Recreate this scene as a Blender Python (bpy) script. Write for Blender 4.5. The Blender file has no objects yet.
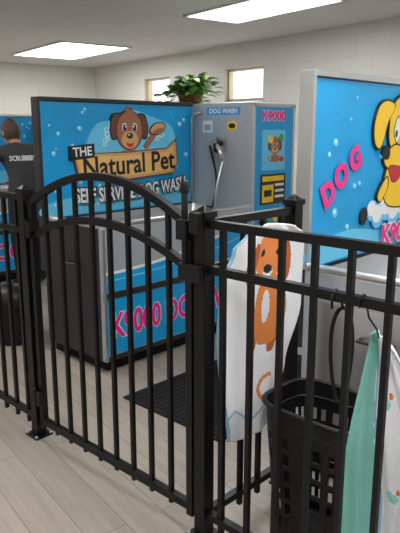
import bpy, math, random
from mathutils import Vector, Matrix
from mathutils.bvhtree import BVHTree
random.seed(7)
SC=bpy.context.scene
COL=SC.collection
try: SC.view_settings.view_transform='Standard'
except Exception: pass

# ---------------------------------------------------------------- materials
def mat(name,col,rough=0.5,metal=0.0,var=0.06,scale=8.0,bump=0.0,bscale=60.0,emit=None,es=0.0,spec=0.5):
    m=bpy.data.materials.new(name); m.use_nodes=True
    nt=m.node_tree; b=nt.nodes['Principled BSDF']
    tc=nt.nodes.new('ShaderNodeTexCoord')
    n=nt.nodes.new('ShaderNodeTexNoise'); n.inputs['Scale'].default_value=scale; n.inputs['Detail'].default_value=4
    nt.links.new(tc.outputs['Object'],n.inputs['Vector'])
    mx=nt.nodes.new('ShaderNodeMix'); mx.data_type='RGBA'
    c=list(col)[:3]
    mx.inputs[6].default_value=[max(0,x*(1-var)) for x in c]+[1]
    mx.inputs[7].default_value=[min(1,x*(1+var)) for x in c]+[1]
    nt.links.new(n.outputs['Fac'],mx.inputs[0]); nt.links.new(mx.outputs[2],b.inputs['Base Color'])
    b.inputs['Roughness'].default_value=rough; b.inputs['Metallic'].default_value=metal
    b.inputs['Specular IOR Level'].default_value=spec
    if bump>0:
        n2=nt.nodes.new('ShaderNodeTexNoise'); n2.inputs['Scale'].default_value=bscale
        nt.links.new(tc.outputs['Object'],n2.inputs['Vector'])
        bp=nt.nodes.new('ShaderNodeBump'); bp.inputs['Strength'].default_value=bump; bp.inputs['Distance'].default_value=0.01
        nt.links.new(n2.outputs['Fac'],bp.inputs['Height']); nt.links.new(bp.outputs['Normal'],b.inputs['Normal'])
    if emit:
        b.inputs['Emission Color'].default_value=list(emit)+[1]; b.inputs['Emission Strength'].default_value=es
    return m
def lin(r,g,b):
    f=lambda c:(c/255/12.92) if c/255<=0.04045 else ((c/255+0.055)/1.055)**2.4
    return (f(r),f(g),f(b))

def brick_mat(name,c1,c2,mortar,bw,rh,ms,axes,rough,off=0.5,bump=0.2,grain=None):
    m=bpy.data.materials.new(name); m.use_nodes=True
    nt=m.node_tree; b=nt.nodes['Principled BSDF']; L=nt.links.new
    tc=nt.nodes.new('ShaderNodeTexCoord'); sp=nt.nodes.new('ShaderNodeSeparateXYZ'); cb=nt.nodes.new('ShaderNodeCombineXYZ')
    L(tc.outputs['Object'],sp.inputs[0]); L(sp.outputs[axes[0]],cb.inputs[0]); L(sp.outputs[axes[1]],cb.inputs[1])
    br=nt.nodes.new('ShaderNodeTexBrick'); br.offset=off
    br.inputs['Color1'].default_value=list(c1)+[1]; br.inputs['Color2'].default_value=list(c2)+[1]; br.inputs['Mortar'].default_value=list(mortar)+[1]
    br.inputs['Scale'].default_value=1; br.inputs['Mortar Size'].default_value=ms; br.inputs['Mortar Smooth'].default_value=0.3
    br.inputs['Brick Width'].default_value=bw; br.inputs['Row Height'].default_value=rh
    L(cb.outputs[0],br.inputs['Vector'])
    out=br.outputs['Color']
    if grain:
        mp=nt.nodes.new('ShaderNodeMapping'); mp.inputs['Scale'].default_value=grain
        L(cb.outputs[0],mp.inputs['Vector'])
        n=nt.nodes.new('ShaderNodeTexNoise'); n.inputs['Scale'].default_value=1; n.inputs['Detail'].default_value=7; n.inputs['Roughness'].default_value=0.65
        L(mp.outputs[0],n.inputs['Vector'])
        rp=nt.nodes.new('ShaderNodeValToRGB'); rp.color_ramp.elements[0].position=0.3; rp.color_ramp.elements[1].position=0.7
        rp.color_ramp.elements[0].color=(0.82,0.81,0.80,1); rp.color_ramp.elements[1].color=(1.08,1.08,1.08,1)
        L(n.outputs['Fac'],rp.inputs[0])
        mx=nt.nodes.new('ShaderNodeMix'); mx.data_type='RGBA'; mx.blend_type='MULTIPLY'; mx.inputs[0].default_value=1
        L(out,mx.inputs[6]); L(rp.outputs[0],mx.inputs[7]); out=mx.outputs[2]
    L(out,b.inputs['Base Color']); b.inputs['Roughness'].default_value=rough
    bp=nt.nodes.new('ShaderNodeBump'); bp.inputs['Strength'].default_value=bump; bp.inputs['Distance'].default_value=0.004; bp.invert=True
    L(br.outputs['Fac'],bp.inputs['Height']); L(bp.outputs['Normal'],b.inputs['Normal'])
    return m

M={}
M['black']=mat('black_powder_coat',(0.003,0.003,0.0035),0.38,0.0,0.2,30,spec=.3)
M['rubber']=mat('black_rubber',(0.010,0.010,0.011),0.8,0,0.3,40,0.4,200,spec=.25)
M['plasticblk']=mat('black_plastic',(0.005,0.005,0.006),0.42,0,0.2,30,spec=.35)
M['steel']=mat('brushed_steel',(0.62,0.63,0.64),0.32,0.85,0.08,5,0.05,90)
M['steeldk']=mat('dark_steel',(0.035,0.035,0.04),0.4,0.3,0.15,5)
M['steellt']=mat('satin_panel',lin(176,184,192),0.33,0.3,0.05,4)
M['blue']=mat('sign_blue',lin(20,160,224),0.35,0,0.22,3.0)
M['bluelt']=mat('sign_blue_light',lin(104,202,240),0.35,0,0.1,5)
M['bluedk']=mat('sign_blue_dark',lin(20,105,170),0.35,0,0.1,5)
M['white']=mat('print_white',(0.82,0.84,0.85),0.4,0,0.03)
M['pblack']=mat('print_black',(0.012,0.010,0.010),0.4)
M['pink']=mat('print_pink',lin(236,44,140),0.4,0,0.04)
M['yellow']=mat('print_yellow',lin(250,205,40),0.4,0,0.05)
M['orange']=mat('print_orange',lin(226,140,60),0.4,0,0.1,20)
M['tan']=mat('print_tan',lin(214,165,110),0.4,0,0.1)
M['cream']=mat('print_cream',lin(238,190,112),0.4,0,0.06)
M['brown']=mat('print_brown',lin(165,104,72),0.4,0,0.1)
M['browndk']=mat('print_dark_brown',lin(110,62,42),0.4,0,0.1)
M['red']=mat('print_red',lin(205,40,50),0.4)
M['green']=mat('print_green',lin(60,160,80),0.4)
M['leaf']=mat('pothos_leaf',lin(70,125,45),0.4,0,0.35,14)
M['leaf2']=mat('pothos_leaf_light',lin(130,165,60),0.4,0,0.25,14)
M['wicker']=mat('wicker_pot',lin(130,85,50),0.7,0,0.4,60,0.6,120)
M['soil']=mat('soil',(0.03,0.02,0.012),0.9)
M['towelw']=mat('white_terry',lin(236,238,244),0.95,0,0.03,10,0.5,260)
M['towelo']=mat('terry_orange',lin(226,136,70),0.95,0,0.12,25,0.5,260)
M['toweld']=mat('terry_dark_orange',lin(186,96,46),0.95,0,0.12,25,0.5,260)
M['towelt']=mat('teal_cloth',lin(140,212,200),0.9,0,0.08,12,0.4,260)
M['towelb']=mat('terry_blue',lin(150,190,220),0.95,0,0.06,12,0.4,260)
M['shirt']=mat('charcoal_cotton',lin(58,58,62),0.9,0,0.15,12,0.3,150)
M['pants']=mat('black_trousers',(0.010,0.010,0.013),0.9,0,0.2,12)
M['skin']=mat('skin',lin(196,148,122),0.5,0,0.06,12)
M['hair']=mat('hair_brown',lin(74,56,46),0.6,0,0.4,80,0.6,160)
M['eye']=mat('eye_white',(0.8,0.8,0.8),0.2)
M['sole']=mat('shoe_black',(0.012,0.012,0.012),0.5)
M['diff']=mat('light_diffuser',(0.9,0.9,0.9),0.5,0,0.01,4,0,1,(1,0.988,0.965),13.0)
M['trimw']=mat('white_trim',lin(225,225,222),0.5,0,0.02)
M['trimb']=mat('beige_frame',lin(196,178,150),0.5,0,0.04)
M['wallb']=brick_mat('painted_block_a',lin(214,214,209),lin(217,217,212),lin(206,206,201),0.4,0.2,0.005,(0,2),0.6,.5,.08)
M['walll']=brick_mat('painted_block_b',lin(214,214,209),lin(217,217,212),lin(206,206,201),0.4,0.2,0.005,(1,2),0.6,.5,.08)
M['ceil']=brick_mat('ceiling_tile',lin(206,204,203),lin(209,207,206),lin(194,192,191),1.22,0.61,0.010,(0,1),0.85,0.0,0.2)
M['floor']=brick_mat('vinyl_plank',lin(172,163,152),lin(161,152,142),lin(122,112,104),1.2,0.16,0.002,(0,1),0.34,0.37,0.2,(1.6,26,1))
g=bpy.data.materials.new('window_glass'); g.use_nodes=True; nt=g.node_tree; nt.nodes.clear()
o=nt.nodes.new('ShaderNodeOutputMaterial'); t=nt.nodes.new('ShaderNodeBsdfTransparent'); gl=nt.nodes.new('ShaderNodeBsdfGlossy'); gl.inputs['Roughness'].default_value=0.05
mx=nt.nodes.new('ShaderNodeMixShader'); mx.inputs[0].default_value=0.08
nt.links.new(t.outputs[0],mx.inputs[1]); nt.links.new(gl.outputs[0],mx.inputs[2]); nt.links.new(mx.outputs[0],o.inputs[0]); M['glass']=g

# ---------------------------------------------------------------- mesh helper
def empty(name,loc=(0,0,0)):
    e=bpy.data.objects.new(name,None); e.location=loc; e.empty_display_size=0.1; COL.objects.link(e)
    return e
def parent(ob,p):
    if p is not None:
        ob.parent=p; ob.matrix_parent_inverse=Matrix.Translation(p.location).inverted()
class MB:
    def __init__(s): s.v=[];s.f=[];s.m=[];s.s=[];s.mats=[]
    def mi(s,k):
        if k not in s.mats: s.mats.append(k)
        return s.mats.index(k)
    def add(s,vs,fs,k,smooth=False):
        b=len(s.v); s.v+= [tuple(v) for v in vs]
        i=s.mi(k)
        for f in fs: s.f.append(tuple(b+j for j in f)); s.m.append(i); s.s.append(smooth)
    def box(s,a,b,k):
        x0,x1=sorted((a[0],b[0]));y0,y1=sorted((a[1],b[1]));z0,z1=sorted((a[2],b[2]))
        vs=[(x0,y0,z0),(x1,y0,z0),(x1,y1,z0),(x0,y1,z0),(x0,y0,z1),(x1,y0,z1),(x1,y1,z1),(x0,y1,z1)]
        s.add(vs,[(0,3,2,1),(4,5,6,7),(0,1,5,4),(1,2,6,5),(2,3,7,6),(3,0,4,7)],k)
    def bar(s,p,q,w,h,k,up=(0,0,1)):
        p=Vector(p);q=Vector(q);d=(q-p).normalized();u=Vector(up)
        sd=d.cross(u)
        if sd.length<1e-4: sd=Vector((1,0,0))
        sd.normalize();u=sd.cross(d).normalized();vs=[]
        for c in (p,q):
            for a,b in ((-1,-1),(1,-1),(1,1),(-1,1)): vs.append(c+sd*a*w/2+u*b*h/2)
        s.add(vs,[(0,1,2,3),(7,6,5,4),(0,4,5,1),(1,5,6,2),(2,6,7,3),(3,7,4,0)],k)
    def sweep(s,pts,w,h,k,up=(0,0,1)):
        pts=[Vector(p) for p in pts];n=len(pts);vs=[];fs=[]
        for i,p in enumerate(pts):
            d=(pts[min(i+1,n-1)]-pts[max(i-1,0)]).normalized();sd=d.cross(Vector(up)).normalized();u=sd.cross(d)
            for a,b in ((-1,-1),(1,-1),(1,1),(-1,1)): vs.append(p+sd*a*w/2+u*b*h/2)
        for i in range(n-1):
            for j in range(4):
                a=i*4+j;b=i*4+(j+1)%4; fs.append((a,b,b+4,a+4))
        fs+=[(3,2,1,0),tuple((n-1)*4+j for j in range(4))]
        s.add(vs,fs,k)
    def tube(s,pts,r,k,seg=10,closed=False):
        pts=[Vector(p) for p in pts];n=len(pts);vs=[];fs=[];nrm=None
        for i,p in enumerate(pts):
            if closed: d=(pts[(i+1)%n]-pts[i-1]).normalized()
            else: d=(pts[min(i+1,n-1)]-pts[max(i-1,0)]).normalized()
            if nrm is None:
                nrm=d.orthogonal().normalized()
            nrm=(nrm-d*nrm.dot(d)).normalized(); bn=d.cross(nrm)
            rr=r[i] if isinstance(r,(list,tuple)) else r
            for j in range(seg):
                a=2*math.pi*j/seg; vs.append(p+nrm*math.cos(a)*rr+bn*math.sin(a)*rr)
        m=n if closed else n-1
        for i in range(m):
            for j in range(seg):
                a=i*seg+j;b=i*seg+(j+1)%seg;c=((i+1)%n)*seg+(j+1)%seg;d=((i+1)%n)*seg+j; fs.append((a,b,c,d))
        if not closed: fs+=[tuple(range(seg))[::-1],tuple((n-1)*seg+j for j in range(seg))]
        s.add(vs,fs,k,True)
    def lathe(s,prof,c,k,seg=24):
        vs=[];fs=[]
        for r,z in prof:
            for j in range(seg):
                a=2*math.pi*j/seg; vs.append((c[0]+r*math.cos(a),c[1]+r*math.sin(a),c[2]+z))
        for i in range(len(prof)-1):
            for j in range(seg): fs.append((i*seg+j,i*seg+(j+1)%seg,(i+1)*seg+(j+1)%seg,(i+1)*seg+j))
        s.add(vs,fs,k,True)
    def ball(s,c,r,k,seg=16,rot=None):
        if not isinstance(r,(tuple,list)): r=(r,r,r)
        vs=[];fs=[];rg=seg//2
        for i in range(rg+1):
            th=math.pi*i/rg
            for j in range(seg):
                a=2*math.pi*j/seg
                v=Vector((r[0]*math.sin(th)*math.cos(a),r[1]*math.sin(th)*math.sin(a),r[2]*math.cos(th)))
                if rot: v=rot@v
                vs.append(v+Vector(c))
        for i in range(rg):
            for j in range(seg): fs.append((i*seg+j,(i+1)*seg+j,(i+1)*seg+(j+1)%seg,i*seg+(j+1)%seg))
        s.add(vs,fs,k,True)
    def build(s,name,par=None,bevel=0,mw=None,recalc=True):
        me=bpy.data.meshes.new(name); me.from_pydata(s.v,[],s.f)
        for k in s.mats: me.materials.append(M[k])
        me.polygons.foreach_set('material_index',s.m); me.polygons.foreach_set('use_smooth',s.s)
        if recalc:
            import bmesh
            bm=bmesh.new(); bm.from_mesh(me); bmesh.ops.recalc_face_normals(bm,faces=bm.faces); bm.to_mesh(me); bm.free()
        me.update(); ob=bpy.data.objects.new(name,me); COL.objects.link(ob)
        if mw is not None: ob.matrix_world=mw
        parent(ob,par)
        if bevel>0:
            bv=ob.modifiers.new('bevel','BEVEL'); bv.width=bevel; bv.segments=2; bv.limit_method='ANGLE'
        return ob

def smooth2(pts,n=6):
    out=[];N=len(pts)
    for i in range(N):
        p0,p1,p2,p3=[Vector(pts[(i+k-1)%N]) for k in range(4)]
        for j in range(n):
            t=j/n; out.append(tuple(0.5*((2*p1)+(-p0+p2)*t+(2*p0-5*p1+4*p2-p3)*t*t+(-p0+3*p1-3*p2+p3)*t**3)))
    return out
def ell(cx,cy,rx,ry,rot=0,n=28):
    c,s_=math.cos(rot),math.sin(rot)
    return [(cx+rx*math.cos(2*math.pi*i/n)*c-ry*math.sin(2*math.pi*i/n)*s_, cy+rx*math.cos(2*math.pi*i/n)*s_+ry*math.sin(2*math.pi*i/n)*c) for i in range(n)]
class Panel:
    """flat printed art lying on a real panel; origin O, right U, up V, outward N"""
    def __init__(s,name,par,O,U,V):
        s.O=Vector(O);s.U=Vector(U);s.V=Vector(V);s.N=s.U.cross(s.V);s.mb=MB();s.name=name;s.par=par;s.L=0
    def shape(s,pts,k,lay=None):
        s.L+=1; off=0.0008+0.00012*s.L if lay is None else lay
        P=[s.O+s.U*p[0]+s.V*p[1] for p in pts]; n=len(P)
        s.mb.add([p+s.N*off for p in P]+[p-s.N*0.001 for p in P],[tuple(range(n))]+[((i+1)%n,i,n+i,n+(i+1)%n) for i in range(n)],k)
    def line(s,pts,w,k):
        pts=[Vector(p) for p in pts];L=[];R_=[]
        for i,p in enumerate(pts):
            d=(pts[min(i+1,len(pts)-1)]-pts[max(i-1,0)]).normalized();nn=Vector((-d.y,d.x))*w/2
            L.append(tuple(p+nn));R_.append(tuple(p-nn))
        s.shape(L+R_[::-1],k)
    def text(s,txt,u,v,size,k,rot=0,outline=None,ow=0.006,fit=None,shear=0,bold=0.0,arc=None):
        for pas in ((1,0) if outline else (0,)):
            s.L+=1
            cu=bpy.data.curves.new('t','FONT'); cu.body=txt; cu.size=size; cu.align_x='CENTER'; cu.align_y='CENTER'; cu.shear=shear
            cu.offset=bold+(ow if pas else 0); cu.extrude=0.0003; cu.resolution_u=3
            tmp=bpy.data.objects.new('t',cu); COL.objects.link(tmp); bpy.context.view_layer.update()
            me=bpy.data.meshes.new_from_object(tmp.evaluated_get(bpy.context.evaluated_depsgraph_get()))
            bpy.data.objects.remove(tmp)
            off=0.0008+0.00012*s.L
            if not pas: off+=.0007; s.L+=6
            xs=[q.co.x for q in me.vertices]; w=max(xs)-min(xs) if xs else 1
            sx=(fit/w) if fit else 1
            c,si=math.cos(rot),math.sin(rot)
            for q in me.vertices:
                x,y,z=q.co.x*sx,q.co.y,q.co.z
                if arc: y+=arc*(1-(2*x/(w*sx))**2)
                q.co=s.O+s.U*(u+x*c-y*si)+s.V*(v+x*si+y*c)+s.N*(off+z)
            me.materials.append(M[outline if pas else k])
            ob=bpy.data.objects.new('lettering_'+''.join(ch for ch in txt.lower() if ch.isalpha()),me); COL.objects.link(ob); parent(ob,s.par)
    def done(s): return s.mb.build(s.name,s.par,recalc=False)

# ---------------------------------------------------------------- camera
EYE=1.5; f=614.; th=math.atan(138/f); hd=133.62
cd=bpy.data.cameras.new('camera'); cam=bpy.data.objects.new('camera',cd); COL.objects.link(cam)
cd.sensor_fit='HORIZONTAL'; cd.sensor_width=36; cd.lens=36*f/400; cd.clip_start=0.05
cam.location=(0,0,EYE); cam.rotation_euler=(math.pi/2-th,0,math.radians(hd-90)); SC.camera=cam

# ---------------------------------------------------------------- room (rotated 10 deg)
MR=Matrix.Translation((-8.8,6.65,0))@Matrix.Rotation(math.radians(-10),4,'Z')
S1,W1,H=12.6,-8.2,2.5
def rb(name,boxes,k,bevel=0):
    mb=MB()
    for a,b in boxes: mb.box(a,b,k)
    return mb.build(name,None,bevel,MR)
rb('floor',[((-.15,W1-.15,-.1),(S1+.15,.15,0))],'floor')
rb('ceiling',[((-.15,W1-.15,H),(S1+.15,.15,H+.1))],'ceil')
wz0,wz1=1.83,2.22
win=[(1.6,2.28),(3.53,4.25),(7.9,8.6),(10.0,10.7)]
bx=[((-.15,0,0),(S1+.15,.15,wz0)),((-.15,0,wz1),(S1+.15,.15,H))]
prev=-.15
for a,b in win: bx.append(((prev,0,wz0),(a,.15,wz1))); prev=b
bx.append(((prev,0,wz0),(S1+.15,.15,wz1)))
rb('wall_back',bx,'wallb')
rb('wall_left',[((-.15,W1,0),(0,0,H))],'walll')
rb('wall_right',[((S1,W1,0),(S1+.15,0,H))],'walll')
rb('wall_front',[((-.15,W1-.15,0),(S1+.15,W1,H))],'wallb')
rb('baseboard_back',[((0,-.012,0),(S1,0,.1))],'steeldk')
rb('baseboard_left',[((0,W1,0),(.012,-.012,.1))],'steeldk')
for i,(a,b) in enumerate(win):
    mb=MB(); t=.03
    mb.box((a,.05,wz0),(a+t,.12,wz1),'trimb');mb.box((b-t,.05,wz0),(b,.12,wz1),'trimb')
    mb.box((a,.05,wz0),(b,.12,wz0+t),'trimb');mb.box((a,.05,wz1-t),(b,.12,wz1),'trimb')
    mb.box((a,.0,wz0),(a+.004,.05,wz1),'trimb');mb.box((b-.004,.0,wz0),(b,.05,wz1),'trimb')
    mb.box((a,.082,wz0),(b,.087,wz1),'glass')
    mb.box((a-.02,-.02,wz0-.02),(b+.02,.05,wz0+.0),'trimw')
    mb.build('window_%d'%(i+1),None,0,MR)
# ceiling troffers
def troffer(s,w,ls,lw):
    e=empty('ceiling_light',MR@Vector((s,w,H)))
    mb=MB(); a,b,c,d=s-ls/2,s+ls/2,w-lw/2,w+lw/2; t=.03
    mb.box((a,c,H-.02),(b,c+t,H),'trimw');mb.box((a,d-t,H-.02),(b,d,H),'trimw')
    mb.box((a,c,H-.02),(a+t,d,H),'trimw');mb.box((b-t,c,H-.02),(b,d,H),'trimw')
    o1=mb.build('frame',None,0,MR); o1.parent=e; o1.matrix_parent_inverse=Matrix.Translation(e.location).inverted()
    mb=MB(); mb.box((a+t,c+t,H-.012),(b-t,d-t,H-.002),'diff')
    o2=mb.build('diffuser',None,0,MR); o2.parent=e; o2.matrix_parent_inverse=Matrix.Translation(e.location).inverted()
Mi=MR.inverted()
def st(x,y): v=Mi@Vector((x,y,0)); return v.x,v.y
s_,w_=st(-7.1,4.95); troffer(s_,w_,1.65,.95)
s_,w_=st(-3.45,4.35); troffer(s_,w_,1.35,.64)
for (x,y) in [(-1.2,1.9),(-4.6,1.0),(.4,.2),(-2.2,-1.3),(1.0,3.4),(-7.4,1.6)]:  # extra troffers outside the view, added to help light the room
    s_,w_=st(x,y); troffer(s_,w_,1.35,.9)

# ---------------------------------------------------------------- fence
FY=1.49
def posts(mb,x,y,h=1.24,w=.052):
    mb.box((x-w/2,y-w/2,0),(x+w/2,y+w/2,h-.02),'black')
    mb.box((x-w/2-.006,y-w/2-.006,h-.03),(x+w/2+.006,y+w/2+.006,h-.008),'black')
    b=w/2-.002
    mb.add([(x-b,y-b,h-.008),(x+b,y-b,h-.008),(x+b,y+b,h-.008),(x-b,y+b,h-.008),(x,y,h+.012)],[(0,1,4),(1,2,4),(2,3,4),(3,0,4)],'black')
    mb.box((x-.05,y-.05,0),(x+.05,y+.05,.01),'black')
    for a in(-1,1):
        for c in(-1,1): mb.lathe([(.0,.018),(.008,.018),(.008,.01)],(x+a*.04,y+c*.04,0),'steel',8)
def panel(mb,p,q,n):
    p=Vector(p);q=Vector(q)
    for z in (1.19,1.035,.10): mb.bar((p.x,p.y,z),(q.x,q.y,z),.028,.028,'black')
    for i in range(n):
        t=(i+.5)/n; c=p.lerp(q,t); mb.box((c.x-.009,c.y-.009,.045),(c.x+.009,c.y+.009,1.20),'black')
XL,XR=-2.535,-1.40
fe=empty('metal_fence',(-1.4,FY,0))
mb=MB(); posts(mb,XR,FY);posts(mb,.55,FY); mb.build('posts',fe,.002)
mb=MB(); panel(mb,(XR+.028,FY),(.52,FY),16); mb.build('panel_near',fe)
fe=empty('metal_fence',(-1.385,1.985,0))
mb=MB(); posts(mb,-1.385,1.985); mb.build('posts',fe,.002)
mb=MB(); panel(mb,(-1.39,FY+.028),(-1.385,1.96),4); mb.build('panel_side',fe)
fe=empty('metal_fence',(XL,FY,0))
mb=MB(); posts(mb,XL,FY);posts(mb,-4.4,FY); mb.build('posts',fe,.002)
mb=MB(); panel(mb,(-4.37,FY),(XL-.028,FY),16); mb.build('panel_far',fe)
# gate
ge=empty('fence_gate',(-1.97,FY,0)); mb=MB()
gl_,gr=-2.478,-1.462; gc=(gl_+gr)/2; hw=(gr-gl_)/2
def arch(x,e,r): return e+r*(1-((x-gc)/hw)**2)
mb.box((gl_-.015,FY-.015,.06),(gl_+.015,FY+.015,1.185),'black'); mb.box((gr-.016,FY-.016,.06),(gr+.016,FY+.016,1.185),'black')
for e,r in((1.17,.145),(1.02,.115)):
    mb.sweep([(gl_+2*hw*i/24,FY,arch(gl_+2*hw*i/24,e,r)) for i in range(25)],.03,.030,'black')
mb.bar((gl_,FY,.095),(gr,FY,.095),.03,.032,'black')
for i in range(8):
    x=gl_+2*hw*(i+1)/9; mb.box((x-.009,FY-.009,.06),(x+.009,FY+.009,arch(x,1.17,.145)),'black')
mb.build('frame',ge,.0015)
mb=MB()
for z in(.22,1.05):
    mb.box((gl_-.028,FY-.034,z-.035),(gl_+.02,FY-.016,z+.035),'plasticblk'); mb.tube([(gl_-.022,FY-.03,z-.045),(gl_-.022,FY-.03,z+.045)],.011,'plasticblk')
mb.build('hinges',ge,.002)
mb=MB() # magnetic latch
mb.tube([(gr+.005,FY-.036,1.0),(gr+.005,FY-.036,1.29)],.012,'plasticblk'); mb.tube([(gr+.005,FY-.036,1.29),(gr+.005,FY-.036,1.33)],[.017,.014],'plasticblk')
mb.box((gr-.025,FY-.052,1.13),(gr+.025,FY-.018,1.2),'plasticblk'); mb.box((gr-.018,FY-.05,.99),(gr+.085,FY-.028,1.05),'plasticblk')
mb.box((gr+.042,FY-.056,1.16),(gr+.085,FY-.028,1.23),'plasticblk')
mb.build('latch',ge,.003)

# ---------------------------------------------------------------- dog wash station
RIM=.92
def puppy(p,cx,cy,s):
    e=lambda *a:[(cx+x*s,cy+y*s) for x,y in ell(*a)]
    sm=lambda pts:[(cx+x*s,cy+y*s) for x,y in smooth2(pts)]
    p.shape(sm([(-.5,-.75),(.5,-.75),(.55,-1.25),(-.55,-1.25)]),'brown')
    for sx in(-1,1):
        p.shape(sm([(sx*.45,.75),(sx*.85,.72),(sx*1.02,.2),(sx*.92,-.25),(sx*.66,-.2),(sx*.55,.3)]),'pblack')
        p.shape(sm([(sx*.47,.7),(sx*.82,.66),(sx*.97,.2),(sx*.89,-.19),(sx*.69,-.14),(sx*.57,.3)]),'browndk')
    p.shape(e(0,.1,.72,.80),'pblack'); p.shape(e(0,.1,.68,.76),'brown')
    p.shape(sm([(-.2,.8),(-.05,1.05),(.03,.88),(.18,1.02),(.2,.78)]),'brown')
    p.shape(e(0,-.28,.44,.36),'tan'); p.shape(e(0,-.12,.17,.12),'pblack'); p.shape(e(-.04,-.08,.05,.03),'white')
    for sx in(-1,1): p.shape(e(sx*.27,.22,.13,.17),'white'); p.shape(e(sx*.26,.2,.1,.14),'pblack'); p.shape(e(sx*.22,.25,.035,.04),'white')
    p.shape(sm([(-.2,-.40),(0,-.44),(.2,-.40),(.1,-.56),(-.1,-.56)]),'red')
    for sx in(-1,1): p.shape(e(sx*.75,-.95,.28,.2),'pblack'); p.shape(e(sx*.75,-.95,.25,.17),'tan')
def bubbles(p,n,w,h,seed,v0=0):
    r=random.Random(seed)
    for i in range(n):
        x=r.uniform(.05,w-.05);y=v0+r.uniform(.04,h-.04);q=r.uniform(.006,.022)
        p.shape(ell(x,y,q,q,0,14),'bluelt'); p.shape(ell(x-q*.2,y+q*.25,q*.5,q*.45,0,10),'white')

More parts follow.
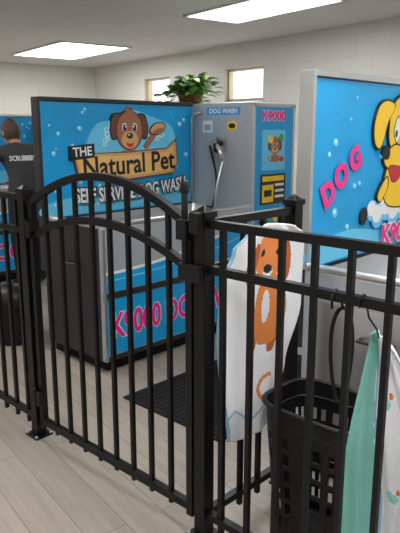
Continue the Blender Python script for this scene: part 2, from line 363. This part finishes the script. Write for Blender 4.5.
def station(loc_x,y0,y1,yb,top,depth,back,kind):
    xf=loc_x; xm=loc_x-depth
    e=empty('dog_wash_station',((xf+xm)/2,(y0+yb)/2,0))
    mb=MB() # body
    mb.box((xm-.02,y0+.06,0),(xf-.06,yb-.04,.09),'rubber')
    mb.box((xf-.03,y0,.09),(xf,y1,RIM),'steellt')
    mb.box((xm,y0,.09),(xf-.03,y0+.03,RIM),'steeldk' if kind==1 else 'steellt')
    mb.box((xm,y0+.03,.09),(xf-.03,y1,.12),'steeldk')
    mb.build('tub_shell',e,.004)
    mb=MB()
    a0,a1,b0,b1=xm+.02,xf-.05,y0+.05,y1-.01
    zb=.52
    def basin(u,v):
        return zb+.02+ (RIM-zb-.03)*max(0,(abs(u-.5)*2)**8,(abs(v-.5)*2)**14)
    vs=[];fs=[];nx,ny=24,40
    for i in range(nx+1):
        for j in range(ny+1): vs.append((a0+(a1-a0)*i/nx,b0+(b1-b0)*j/ny,basin(i/nx,j/ny)))
    for i in range(nx):
        for j in range(ny): k=i*(ny+1)+j; fs.append((k,k+ny+1,k+ny+2,k+1))
    mb.add(vs,fs,'steel',True)
    mb.build('basin',e,0,recalc=False)
    mb=MB()
    zt=RIM+.012
    mb.tube([(xm+.01,y0+.015,zt),(xf-.06,y0+.015,zt),(xf-.03,y0+.02,zt),(xf-.015,y0+.05,zt),(xf-.015,y1,zt)],.018,'steel',10)
    mb.box((xf-.002,y0+.0,.485),(xf+.008,y1,.525),'steeldk'); mb.box((xf-.002,y0,.09),(xf+.008,y1,.12),'steeldk')
    mb.box((xf-.002,y0,.09),(xf+.010,y0+.02,RIM),'steel')
    mb.build('trim',e,.002)
    # mural board
    mb=MB(); mb.box((xm-.05,y0,RIM-.35),(xm,y1,top),'steeldk'); mb.build('mural_board',e,.003)
    mb=MB(); t=.022; fk='steeldk' if kind==1 else 'steel'
    mb.box((xm-.055,y0-.006,RIM),(xm+.014,y0+t-.006,top+.006),fk); mb.box((xm-.055,y0+t-.006,top-t+.006),(xm+.014,y1,top+.008),'steel' if kind!=1 else 'steeldk')
    mb.build('mural_frame',e,.002)
    p=Panel('mural_print',e,(xm,y0+.018,RIM),(0,1,0),(0,0,1)); w=y1-y0-.018; h=top-t-RIM
    p.shape([(0,0),(w,0),(w,h),(0,h)],'blue')
    p.shape(smooth2([(0,0.01),(w*.3,.01),(w*.7,.01),(w-.01,.01),(w-.01,.10),(w*.75,.14),(w*.5,.09),(w*.25,.13),(0.01,.09)]),'bluelt')
    if kind==1:
        bubbles(p,60,w,h,3)
        cy=lambda Y:Y-y0-.018; cz=lambda Z:Z-RIM
        p.shape(smooth2([(cy(2.56),cz(1.35)),(cy(2.62),cz(1.52)),(cy(2.78),cz(1.56)),(cy(2.95),cz(1.63)),(cy(3.15),cz(1.58)),(cy(3.33),cz(1.52)),(cy(3.35),cz(1.38)),(cy(2.95),cz(1.3))]),'bluelt')
        rb_=random.Random(9)
        for i in range(22):
            a=rb_.uniform(.1,3.04);R_=rb_.uniform(.20,.36);q_=rb_.uniform(.008,.022)
            Y=2.93+R_*1.15*math.cos(a);Z=1.36+R_*.72*math.sin(a)
            p.shape([(cy(x),cz(z)) for x,z in ell(Y,Z,q_,q_,0,14)],'white'); p.shape([(cy(x),cz(z)) for x,z in ell(Y,Z,q_*.7,q_*.7,0,12)],'bluelt')
        puppy(p,cy(2.92),cz(1.47),.175)
        # brush in paw
        p.line([(cy(3.06),cz(1.36)),(cy(3.16),cz(1.46))],.04,'brown'); p.shape(ell(cy(3.19),cz(1.50),.085,.045,.3),'pblack'); p.shape(ell(cy(3.19),cz(1.50),.075,.037,.3),'tan'); p.shape(ell(cy(3.19),cz(1.482),.055,.017,.3),'brown')
        ban=[(2.47,1.17),(2.44,1.30),(2.52,1.33),(2.9,1.33),(3.28,1.35),(3.37,1.41),(3.39,1.25),(3.35,1.17),(2.9,1.145)]
        B=[(cy(a),cz(b)) for a,b in ban]; c0=(cy(2.92),cz(1.25))
        p.shape([(c0[0]+(a-c0[0])*1.02,c0[1]+(b-c0[1])*1.09) for a,b in B],'browndk'); p.shape(B,'tan')
        p.shape([(c0[0]+(a-c0[0])*.96,c0[1]+(b-c0[1])*.78) for a,b in B],'cream')
        tg=[(2.40,1.29),(2.40,1.385),(2.60,1.40),(2.60,1.305)]
        p.shape([(cy(a),cz(b)) for a,b in tg],'pblack')
        p.text('THE',cy(2.50),cz(1.345),.085,'white',.05,bold=.002)
        p.text('Natural Pet',cy(2.925),cz(1.245),.20,'pblack',.04,fit=.86,bold=.004)
        p.text('SELF SERVICE DOG WASH',cy(2.95),cz(1.065),.135,'white',.03,'pblack',.009,fit=1.05,bold=.004,arc=-.02)
    elif kind==2:
        bubbles(p,30,w,h,8)
        cy=lambda Y:Y-y0-.018; cz=lambda Z:Z-RIM
        for ch,Y,Z in(('D',2.275,1.225),('O',2.375,1.295),('G',2.485,1.365)): p.text(ch,cy(Y),cz(Z),.135,'pink',.5,bold=.008)
        q=lambda pts:[(cy(a),cz(b)) for a,b in smooth2(pts)]
        def out(pts,k,g_=.009):
            cx=sum(a for a,b in pts)/len(pts);cc=sum(b for a,b in pts)/len(pts)
            o_=[]
            for a,b in pts:
                d=math.hypot(a-cx,b-cc)+1e-6; o_.append((cx+(a-cx)*(1+g_/d),cc+(b-cc)*(1+g_/d)))
            p.shape(q(o_),'pblack'); p.shape(q(pts),k)
        fo_=((2.66,1.12,.05),(2.72,1.09,.06),(2.80,1.12,.06),(2.88,1.10,.07),(2.97,1.12,.07),(3.08,1.10,.08),(2.75,1.16,.04))
        for a,b,r_ in fo_: p.shape([(cy(x),cz(y)) for x,y in ell(a,b,r_*1.08,r_*1.08)],'bluedk')
        for a,b,r_ in fo_: p.shape([(cy(x),cz(y)) for x,y in ell(a,b,r_,r_)],'bluelt')
        for a,b,r_ in fo_: p.shape([(cy(x),cz(y)) for x,y in ell(a-.008,b+.01,r_*.78,r_*.72)],'white')
        p.shape([(cy(x),cz(y)) for x,y in ell(2.585,1.10,.03,.042,-.3)],'pblack')
        # cartoon dog
        out([(2.80,1.14),(2.76,1.25),(2.83,1.36),(3.0,1.40),(3.16,1.32),(3.2,1.16),(3.0,1.12)],'yellow')
        out([(2.78,1.50),(2.80,1.60),(2.90,1.655),(3.02,1.64),(3.1,1.54),(3.05,1.40),(2.90,1.36),(2.80,1.42)],'yellow')
        out([(2.82,1.60),(2.75,1.625),(2.675,1.60),(2.635,1.52),(2.645,1.44),(2.69,1.41),(2.725,1.45),(2.76,1.53)],'yellow')
        out([(3.06,1.58),(3.14,1.62),(3.22,1.56),(3.25,1.46),(3.2,1.41),(3.12,1.47)],'orange')
        out([(2.76,1.38),(2.75,1.34),(2.81,1.31),(2.92,1.31),(2.98,1.37),(2.92,1.41),(2.84,1.42)],'yellow')
        out([(2.80,1.32),(2.84,1.25),(2.90,1.26),(2.92,1.31)],'red',.006)
        out([(2.735,1.385),(2.75,1.365),(2.78,1.365),(2.79,1.39),(2.77,1.41),(2.745,1.41)],'pblack')
        for a in(2.86,2.96): out([(a-.033,1.49),(a,1.555),(a+.033,1.49),(a,1.435)],'white',.006); p.shape([(cy(x),cz(y)) for x,y in ell(a-.01,1.475,.012,.018)],'pblack')
        out([(2.79,1.22),(2.73,1.16),(2.70,1.18),(2.72,1.22),(2.78,1.27)],'yellow')
        p.text('K9000',cy(2.94),cz(.985),.13,'pink',0,'white',.006,fit=.36,bold=.005)
    else:
        bubbles(p,60,w,h,5)
        puppy(p,w*.30,.42,.12)
    p.done()
    # upper front swoosh & lower printed panel
    p=Panel('front_print',e,(xf,y0+.022,0),(0,1,0),(0,0,1)); w=y1-y0-.03
    p.shape([(0,.125),(w,.125),(w,.482),(0,.482)],'blue')
    p.text('K9000 DOG WASH',w*.5,.30,.215,'pink',0,'white',.006,fit=w*.95,bold=.007)
    sw=[(0,.53),(w,.53)]+[(w*(1-i/16),.64+.20*(1-i/16)**2) for i in range(17)]
    p.shape(sw,'blue')
    p.line([(w*i/16,.645+.20*(i/16)**2) for i in range(17)],.018,'white'); p.line([(w*i/16,.60+.14*(i/16)**2) for i in range(17)],.010,'bluelt')
    p.done()
    # end hatch
    p=Panel('end_hatch',e,(xm,y0,0),(1,0,0),(0,0,1))
    p.shape([(.05,.16),(depth-.06,.16),(depth-.06,.80),(.05,.80)],'steeldk' if kind==1 else 'steel')
    p.done()
    mb=MB(); mb.tube([(xf-.2,y0-.003,.68),(xf-.2,y0-.035,.68),(xf-.34,y0-.035,.68),(xf-.34,y0-.003,.68)],.008,'steeldk',8); mb.build('hatch_handle',e)
    # control cabinet
    mb=MB(); mb.box((xm-back,y1,.09),(xf,yb,top),'steellt'); mb.build('cabinet',e,.012)
    mb=MB()
    for yy in(y1+.012,yb-.012): mb.box((xf-.004,yy-.012,.1),(xf+.006,yy+.012,top-.01),'steel')
    mb.box((xf-.004,y1,top-.03),(xf+.006,yb,top-.008),'steel')
    mb.build('cabinet_trim',e,.002)
    cw=yb-y1-.05
    p=Panel('cabinet_print',e,(xf,y1+.025,0),(0,1,0),(0,0,1))
    p.shape([(0,.14),(cw,.14),(cw,top-.035),(0,top-.035)],'blue')
    p.text('K9000',cw*.48,top-.10,.095,'pink',0,'white',.003,fit=cw*.62,bold=.004)
    p.shape([(cw*.18,top-.50),(cw*.8,top-.50),(cw*.8,top-.20),(cw*.18,top-.20)],'bluelt')
    puppy(p,cw*.52,top-.33,.085)
    p.shape(ell(cw*.40,top-.27,.03,.03),'yellow'); p.shape(ell(cw*.68,top-.26,.028,.028),'green'); p.shape(ell(cw*.70,top-.42,.03,.02),'red')
    p.shape([(cw*.16,top-.76),(cw*.82,top-.76),(cw*.82,top-.53),(cw*.16,top-.53)],'pblack')
    p.shape([(cw*.2,top-.585),(cw*.78,top-.585),(cw*.78,top-.545),(cw*.2,top-.545)],'yellow')
    p.shape([(cw*.2,top-.745),(cw*.5,top-.745),(cw*.5,top-.61),(cw*.2,top-.61)],'yellow')
    for i in range(3): p.shape([(cw*.54,top-.625-i*.045),(cw*.78,top-.625-i*.045),(cw*.78,top-.605-i*.045),(cw*.54,top-.605-i*.045)],'white')
    p.shape([(cw*.25,top-.70),(cw*.45,top-.70),(cw*.45,top-.65),(cw*.25,top-.65)],'pblack')
    p.done()
    mb=MB()
    for j,k in enumerate(('red','green','yellow','white')):
        mb.tube([(xf,y1+.10+.09*j,top-.88),(xf+.018,y1+.10+.09*j,top-.88)],.022,k,14)
    mb.box((xf,y1+.12,top-1.12),(xf+.02,yb-.14,top-.97),'steel'); mb.box((xf+.018,y1+.22,top-1.09),(xf+.023,y1+.232,top-1.0),'pblack')
    mb.build('controls',e,.002)
    # hose side
    ym=y1; p=Panel('cabinet_labels',e,(xm,ym,0),(1,0,0),(0,0,1))
    p.shape([(.16,top-.09),(.50,top-.09),(.50,top-.035),(.16,top-.035)],'blue')
    p.text('DOG WASH',.33,top-.062,.05,'white',fit=.28,bold=.001)
    p.shape(ell(.42,top-.17,.05,.035),'yellow'); p.shape(ell(.42,top-.17,.035,.02),'pblack')
    p.shape([(.12,top-.22),(.22,top-.22),(.22,top-.13),(.12,top-.13)],'white')
    p.shape([(.135,top-.205),(.205,top-.205),(.205,top-.16),(.135,top-.16)],'steellt')
    p.done()
    mb=MB()
    hx=xm+.33;hz=top-.30
    mb.box((hx-.05,ym-.02,hz-.05),(hx+.05,ym,hz+.05),'steel')
    mb.tube([(hx,ym-.01,hz),(hx,ym-.07,hz),(hx+.01,ym-.09,hz-.01),(hx+.03,ym-.10,hz-.06)],.020,'plasticblk',12)
    mb.tube([(hx-.05,ym-.03,hz+.03),(hx-.02,ym-.08,hz+.02),(hx+.05,ym-.10,hz-.04),(hx+.08,ym-.09,hz-.14)],.016,'steel',12)
    path=[]
    for i in range(40):
        t=i/39; path.append((hx+.08+.03*math.sin(t*3.1)-.06*t,ym-.09-.08*math.sin(t*math.pi),hz-.12-.55*t))
    mb.tube(path,.010,'steel',8)
    path=[(hx-.12+.10*math.sin(math.pi*t/20),ym-.02-.03*math.sin(math.pi*t/20),hz-.55*(1-t/20)-.02) for t in range(21)]
    mb.tube(path,.008,'plasticblk',8)
    for i in range(5):
        cz_=top-.88-.012*i; mb.tube([(hx-.13+.09*math.cos(a*.3927),ym-.02-.008*i*.5,cz_+.09*math.sin(a*.3927)) for a in range(16)],.007,'plasticblk',6,True)
    mb.build('spray_hose',e)
    mb=MB(); mb.tube([(xm+.03,y1-.03,RIM),(xm+.03,y1-.03,top-.12),(xm+.05,y1-.03,top-.08),(xm+.10,y1-.03,top-.07),(xm+.10,y1,top-.07)],.012,'steel'); mb.build('riser_pipe',e)
    return e
station(-2.88,2.18,3.58,4.10,1.69,.62,.45,1)
station(-.80,2.13,3.53,4.05,1.72,.62,.05,2)
station(-5.50,2.15,3.78,4.30,1.64,.62,.05,3)

# ---------------------------------------------------------------- floor mat
mb=MB(); e=empty('rubber_floor_mat',(-2.15,2.5,0))
mb.box((-2.56,2.05,.0),(-1.82,3.3,.010),'rubber')
for i in range(17): mb.box((-2.53+.0405*i,2.08,.010),(-2.515+.0405*i,3.27,.014),'rubber')
mb.build('mat',e,.002)

# ---------------------------------------------------------------- waste bin beside the far station
e=empty('waste_bin',(-3.88,2.13,0)); c=(-3.88,2.13,0); mb=MB()
mb.lathe([(0,.0),(.115,.0),(.125,.03),(.15,.30),(.158,.31),(.158,.335),(.145,.345),(.135,.335),(.13,.25),(.11,.02),(0,.02)],c,'plasticblk',32)
mb.build('bin_body',e,0,recalc=False)
mb=MB(); mb.lathe([(.165,.26),(.172,.30),(.168,.345),(.150,.352),(.13,.33),(.10,.20)],c,'rubber',32)
mb.lathe([(.135,.338),(.12,.39),(.06,.42),(0,.428)],c,'plasticblk',32); mb.build('liner_and_lid',e,0,recalc=False)

# ---------------------------------------------------------------- potted pothos
c=Vector((-3.74,3.80,1.69)); e=empty('potted_pothos',c)
mb=MB(); mb.lathe([(0,.0),(.075,.0),(.10,.07),(.105,.10),(.095,.10),(.09,.08),(0,.08)],c,'wicker'); mb.lathe([(0,.082),(.09,.082)],c,'soil'); mb.build('pot',e)
mb=MB(); r=random.Random(4)
def leaf(mb,base,d,sz,k):
    d=Vector(d).normalized(); sd=d.cross(Vector((0,0,1)))
    if sd.length<.1: sd=Vector((1,0,0))
    sd.normalize(); n=sd.cross(d)
    prof=[(0,0),(.12,.32),(.35,.46),(.6,.38),(.85,.15),(1,0)]
    vs=[]
    for t,w in prof:
        cc=base+d*t*sz-n*(t*t)*sz*.25
        vs+= [cc-sd*w*sz+n*w*sz*.25,cc,cc+sd*w*sz+n*w*sz*.25]
    fs=[]
    for i in range(5): fs+=[(i*3,i*3+1,i*3+4,i*3+3),(i*3+1,i*3+2,i*3+5,i*3+4)]
    mb.add(vs,fs,k,True)
for i in range(56):
    a=r.uniform(0,2*math.pi); ln=r.uniform(.08,.29); up=r.uniform(.03,.17)
    pts=[];base=c+Vector((0,0,.08))
    drop=.12 if i%3==0 else .03
    for j in range(7):
        t=j/6; pts.append(base+Vector((math.cos(a)*ln*t,math.sin(a)*ln*t*1.05,max(-.05,up*math.sin(t*2.4)-drop*t*t))))
    mb.tube(pts,.003,'leaf',5)
    for j in range(2,7):
        d=Vector((math.cos(a+r.uniform(-1.3,1.3)),math.sin(a+r.uniform(-1.3,1.3)),r.uniform(-.2,.6)))
        leaf(mb,pts[j],d,r.uniform(.055,.095),r.choice(('leaf','leaf','leaf2')))
mb.build('foliage',e,0,recalc=False)

# ---------------------------------------------------------------- laundry hamper
cx,cy_=-1.075,1.80; HT=.53
e=empty('laundry_hamper',(cx,cy_,0)); mb=MB()
def rr(z,seg=56):
    k=z/HT; a=.17+.045*k; b=.12+.035*k; pts=[]
    for i in range(seg):
        t=2*math.pi*i/seg; c_,s__=math.cos(t),math.sin(t)
        pts.append((cx+a*math.copysign(abs(c_)**.5,c_),cy_+b*math.copysign(abs(s__)**.5,s__),z))
    return pts
bands=[z*HT/.56 for z in [.0,.03,.05,.10,.12,.17,.19,.24,.26,.31,.33,.38,.40,.45,.475,.56]]
rings=[rr(z) for z in bands]; vs=[p for q in rings for p in q]; fs=[]
for i in range(len(bands)-1):
    for j in range(56):
        slot=(bands[i+1]-bands[i]>.04 and i<len(bands)-2 and i>0)
        if slot and j%2==0: continue
        fs.append((i*56+j,i*56+(j+1)%56,(i+1)*56+(j+1)%56,(i+1)*56+j))
fs.append(tuple(range(56))[::-1])
mb.add(vs,fs,'plasticblk',False)
ob=mb.build('basket_body',e,0,recalc=False); sm=ob.modifiers.new('t','SOLIDIFY'); sm.thickness=.005; sm.offset=0
mb=MB(); mb.tube([(p[0]+(p[0]-cx)*.03,p[1]+(p[1]-cy_)*.03,HT) for p in rr(HT)],.010,'plasticblk',8,True)
mb.tube([(cx+(p[0]-cx)*.99,cy_+(p[1]-cy_)*.99,HT-.06) for p in rr(HT-.06)],.006,'plasticblk',6,True)
mb.build('rim',e)

# ---------------------------------------------------------------- cloths
def inell(u,v,cx,cy,rx,ry,rot=0):
    x=u-cx;y=v-cy;c_,s__=math.cos(rot),math.sin(rot);X=x*c_+y*s__;Y=-x*s__+y*c_
    return (X/rx)**2+(Y/ry)**2<1
def cloth(name,pos,nu,nv,color,thick=.004):
    vs=[];fs=[]
    for i in range(nu+1):
        for j in range(nv+1): vs.append(pos(i/nu,j/nv))
    mb=MB()
    for i in range(nu):
        for j in range(nv):
            k=i*(nv+1)+j; q=(k,k+nv+1,k+nv+2,k+1); kk=color((i+.5)/nu,(j+.5)/nv)
            fs.append(q); mb.m.append(mb.mi(kk)); mb.s.append(True)
    mb.v=[tuple(v) for v in vs]; mb.f=fs
    ob=mb.build(name,None,0,recalc=False); s=ob.modifiers.new('t','SOLIDIFY'); s.thickness=thick; s.offset=0
    return ob
def interp(tab,v):
    for (a,p),(b,q) in zip(tab,tab[1:]):
        if v<=b:
            t=(v-a)/(b-a); t=t*t*(3-2*t); return p+(q-p)*t
    return tab[-1][1]
LT=[(0,1.57),(.3,1.522),(.55,1.508),(.8,1.52),(.93,1.58),(1,1.66)]
RT=[(0,1.80),(.3,1.89),(.6,1.985),(.85,1.995),(.95,1.99),(1,1.93)]
def tpos(u,v): # u across y, v 0 bottom..1 top
    z=.37+.77*v
    yl=interp(LT,v);yr=interp(RT,v); y=yl+(yr-yl)*u
    x=-1.345+.005*math.sin(u*19+v*2)+.006*math.sin(u*8+1)+.003*math.sin(v*9+u*4)-.020*(1-u)**4
    return (x,y,z+.02*math.sin(u*math.pi)*v**5-.02*math.sin(u*math.pi)*(1-v)**4)
def tcol(u,v):
    if inell(u,v,.55,.80,.045,.02) : return 'pants'
    if inell(u,v,.46,.875,.028,.016) or inell(u,v,.64,.875,.028,.016): return 'pants'
    if inell(u,v,.33,.83,.065,.10,-.2) or inell(u,v,.77,.83,.065,.10,.2): return 'toweld'
    if inell(u,v,.55,.80,.11,.045): return 'towelw' if inell(u,v,.55,.785,.05,.018) else 'towelo'
    if inell(u,v,.55,.87,.20,.10): return 'towelo'
    if inell(u,v,.55,.62,.12,.13): return 'towelw' if inell(u,v,.55,.62,.04,.08) else 'towelo'
    if inell(u,v,.60,.60,.20,.17): return 'towelo'
    if inell(u,v,.45,.44,.05,.05) or inell(u,v,.68,.44,.05,.05): return 'toweld'
    if inell(u,v,.42,.52,.045,.11) or inell(u,v,.68,.52,.045,.11): return 'towelo'
    if abs(math.hypot((u-.72)*.5,v-.22)-.055)<.010 and u<.76: return 'towelo'
    if abs(v-(.11+.04*math.sin(u*9)))<.008: return 'towelb'
    if u<.05: return 'towelb'
    return 'towelw'
cloth('dog_print_towel',tpos,110,150,tcol)
# teal/white towel hung from the near panel's middle rail (behind the bars)
def gpos(u,v):
    z=.12+.80*v; sp=(1-v)
    xl=-.835-.055*min(1,sp*1.6)-.02*sp; xr=-.765+.26*min(1,sp*1.5)**.8
    x=xl+(xr-xl)*u; y=1.60+.020*math.sin(u*21+v*1.5)*(.5+sp*.5)+.008*math.sin(v*8)
    return (x,y,z-.06*abs(u-.3)*v)
def gcol(u,v):
    e_=.30+.03*math.sin(v*6)
    if u<e_: return 'towelt'
    if abs(u-e_-.015)<.012: return 'towelb'
    for a,b in((.48,.75),(.7,.55),(.48,.38),(.8,.3),(.55,.18),(.85,.7)):
        if inell(u,v,a,b,.05,.025): return 'towelt'
        if inell(u,v,a+.06,b+.03,.022,.012): return 'toweld' if (a*10)%2>1 else 'towelo'
    return 'towelw'
te=empty('hanging_towel',(-.8,1.6,.5))
tw=cloth('towel_cloth',gpos,90,120,gcol); parent(tw,te)
mb=MB(); mb.tube([(-.80,1.474+.0,1.02)]+[(-.80,1.49-.019*math.cos(math.pi*i/8),1.035+.019*math.sin(math.pi*i/8)) for i in range(9)]+[(-.80,1.53,.98),(-.80,1.585,.93),(-.80,1.60,.90)],.003,'plasticblk',8)
ob=mb.build('hook',te)
mb=MB(); pts=[]
for i in range(33):
    t=i/32*2*math.pi; pts.append((-.885+.035*math.sin(t),1.535+.008*math.sin(2*t),.84+.15*math.cos(t)))
mb.tube(pts,.006,'rubber',8,True); mb.tube([(-.885,1.533,.99),(-.885,1.512,1.035),(-.885,1.49,1.054),(-.885,1.470,1.035),(-.885,1.472,1.0)],.004,'plasticblk',8)
mb.build('dog_leash',None)

# ---------------------------------------------------------------- person
def skin(name,V,E,Rd,sub=2,root=0):
    me=bpy.data.meshes.new(name); me.from_pydata(V,E,[]); ob=bpy.data.objects.new(name,me); COL.objects.link(ob)
    bpy.context.view_layer.objects.active=ob
    m=ob.modifiers.new('s','SKIN'); m.use_smooth_shade=True
    for i,sv in enumerate(me.skin_vertices[0].data):
        rd=Rd[i]; sv.radius=(rd,rd) if not isinstance(rd,tuple) else rd; sv.use_root=(i==root)
    s=ob.modifiers.new('d','SUBSURF'); s.levels=sub; s.render_levels=sub
    bpy.context.view_layer.update()
    m2=bpy.data.meshes.new_from_object(ob.evaluated_get(bpy.context.evaluated_depsgraph_get()))
    ob.modifiers.clear(); ob.data=m2; ob.name=name
    for p in m2.polygons: p.use_smooth=True
    return ob
PX,PY=-5.13,3.03
pe=empty('person',(PX,PY,0))
def W(x,y,z): return (PX+x,PY+y,z)
V=[W(0,0,.93),W(-.02,0,1.04),W(-.06,0,1.16),W(-.10,0,1.27),W(-.135,0,1.34),W(-.165,0,1.40)]; Rd=[(.15,.13),(.135,.12),(.15,.13),(.15,.125),(.075,.075),(.052,.052)]
E=[(0,1),(1,2),(2,3),(3,4),(4,5)]
for sy in(-1,1):
    b=len(V)
    V+=[W(.0,sy*.10,.86),W(-.015,sy*.11,.50),W(.03,sy*.12,.10),W(-.10,sy*.13,.045)]; Rd+=[.095,.062,.042,.04]
    E+=[(0,b),(b,b+1),(b+1,b+2),(b+2,b+3)]
    c_=len(V)
    V+=[W(-.10,sy*.185,1.30),W(-.20,sy*.245,1.10),W(-.40,sy*.17,1.03),W(-.45,sy*.15,1.01)]; Rd+=[.062,.045,.030,.026]
    E+=[(3,c_),(c_,c_+1),(c_+1,c_+2),(c_+2,c_+3)]
body=skin('body',V,E,Rd); parent(body,pe)
for k in('shirt','pants','skin','sole'): body.data.materials.append(M[k])
for p in body.data.polygons:
    q=p.center; lx=q.x-PX; mi=0
    if q.z<.09: mi=3
    elif q.z<.92: mi=1
    elif lx<-.235: mi=2
    elif q.z>1.375 and abs(q.y-PY)<.09: mi=2
    p.material_index=mi
hc=Vector(W(-.205,0,1.465)); tilt=Matrix.Rotation(math.radians(-18),3,'Y')
mb=MB(); vs=[];fs=[];sg=32;rg=20
def headp(a,t):
    x=math.sin(t)*math.cos(a);y=math.sin(t)*math.sin(a);z=math.cos(t)
    r_=Vector((x*.098,y*.076,z*.118))
    if z<-.2: r_.y*=1-.25*(-z-.2); r_.x*=(1-.12*(-z-.2)) if x<0 else 1-.5*(-z-.2)
    if x<0:
        r_.x-=.020*math.exp(-((y/.13)**2))*math.exp(-(((z+.12)/.16)**2))*1.4  # nose
        r_.x+=.008*math.exp(-(((abs(y)-.38)/.16)**2))*math.exp(-(((z-.08)/.12)**2)) # sockets
        r_.x-=.006*math.exp(-((y/.3)**2))*math.exp(-(((z+.5)/.08)**2))
    return r_
for i in range(rg+1):
    for j in range(sg): vs.append(hc+tilt@headp(2*math.pi*j/sg,math.pi*i/rg))
for i in range(rg):
    for j in range(sg): fs.append((i*sg+j,(i+1)*sg+j,(i+1)*sg+(j+1)%sg,i*sg+(j+1)%sg))
mb.add(vs,fs,'skin',True)
for sy in(-1,1):
    mb.ball(hc+tilt@Vector((.0,sy*.077,-.005)),(.018,.009,.030),'skin',12)
    mb.ball(hc+tilt@Vector((-.083,sy*.030,.010)),(.012,.014,.010),'eye',12); mb.ball(hc+tilt@Vector((-.093,sy*.030,.010)),(.004,.006,.006),'pblack',10)
mb.ball(hc+tilt@Vector((-.093,0,-.062)),(.008,.024,.006),'red',12)
mb.build('head',pe,0,recalc=False)
mb=MB(); vs=[];fs=[]
for i in range(rg+1):
    for j in range(sg):
        a=2*math.pi*j/sg;t=math.pi*.72*i/rg
        front=max(0,-math.cos(a)); tt=t*(1-.42*front)
        q=headp(a,tt); 
        q=Vector((q.x,q.y,q.z)); q*=1.07; q+=Vector((.006,0,.003)); q+=q.normalized()*.003*math.sin(a*23+i)
        vs.append(hc+tilt@q)
for i in range(rg):
    for j in range(sg): fs.append((i*sg+j,(i+1)*sg+j,(i+1)*sg+(j+1)%sg,i*sg+(j+1)%sg))
mb.add(vs,fs,'hair',True); mb.build('hair',pe,0,recalc=False)
for sy in(-1,1):
    w=Vector(W(-.45,sy*.15,1.01))
    V=[w,w+Vector((-.05,0,-.01)),w+Vector((-.085,0,-.02))]; Rd=[.024,(.034,.02),(.03,.016)];E=[(0,1),(1,2)]
    hnd=skin('palm',V,E,Rd); parent(hnd,pe); hnd.data.materials.append(M['skin'])
    for fi,(oy,ln) in enumerate(((-.028,.062),(-.010,.072),(.009,.068),(.026,.054))):
        b0=w+Vector((-.08,oy,-.018)); V=[b0,b0+Vector((-ln*.45,oy*.1,-.004)),b0+Vector((-ln*.75,oy*.1,-.02)),b0+Vector((-ln*.9,oy*.1,-.042))]
        fo=skin('finger_%d'%(fi+1),V,[(0,1),(1,2),(2,3)],[.009,.0088,.008,.0068]); parent(fo,pe); fo.data.materials.append(M['skin'])
    b0=w+Vector((-.03,-sy*.024,-.01)); V=[b0,b0+Vector((-.03,-sy*.022,-.012)),b0+Vector((-.056,-sy*.026,-.026))]
    fo=skin('thumb',V,[(0,1),(1,2)],[.012,.010,.008]); parent(fo,pe); fo.data.materials.append(M['skin'])
# lettering on shirt back wrapped onto body
bvh=BVHTree.FromPolygons([v.co.copy() for v in body.data.vertices],[tuple(p.vertices) for p in body.data.polygons])
cu=bpy.data.curves.new('t','FONT'); cu.body='SCRUBBERS'; cu.size=.062; cu.align_x='CENTER'; cu.offset=.0012; cu.resolution_u=2
tmp=bpy.data.objects.new('t',cu); COL.objects.link(tmp); bpy.context.view_layer.update()
me=bpy.data.meshes.new_from_object(tmp.evaluated_get(bpy.context.evaluated_depsgraph_get())); bpy.data.objects.remove(tmp)
for v in me.vertices:
    y=PY-.02+v.co.x*.8; z=1.215+v.co.y
    hit=bvh.ray_cast(Vector((PX+1,y,z)),Vector((-1,0,0)))
    x=hit[0].x+.004 if hit[0] else PX+.02
    v.co=(x,y,z)
me.materials.append(M['white']); ob=bpy.data.objects.new('shirt_lettering',me); COL.objects.link(ob); parent(ob,pe)

# ---------------------------------------------------------------- world
w=bpy.data.worlds.new('world'); SC.world=w; w.use_nodes=True
bg=w.node_tree.nodes['Background']; bg.inputs[0].default_value=(.88,.95,1,1); bg.inputs[1].default_value=3.0
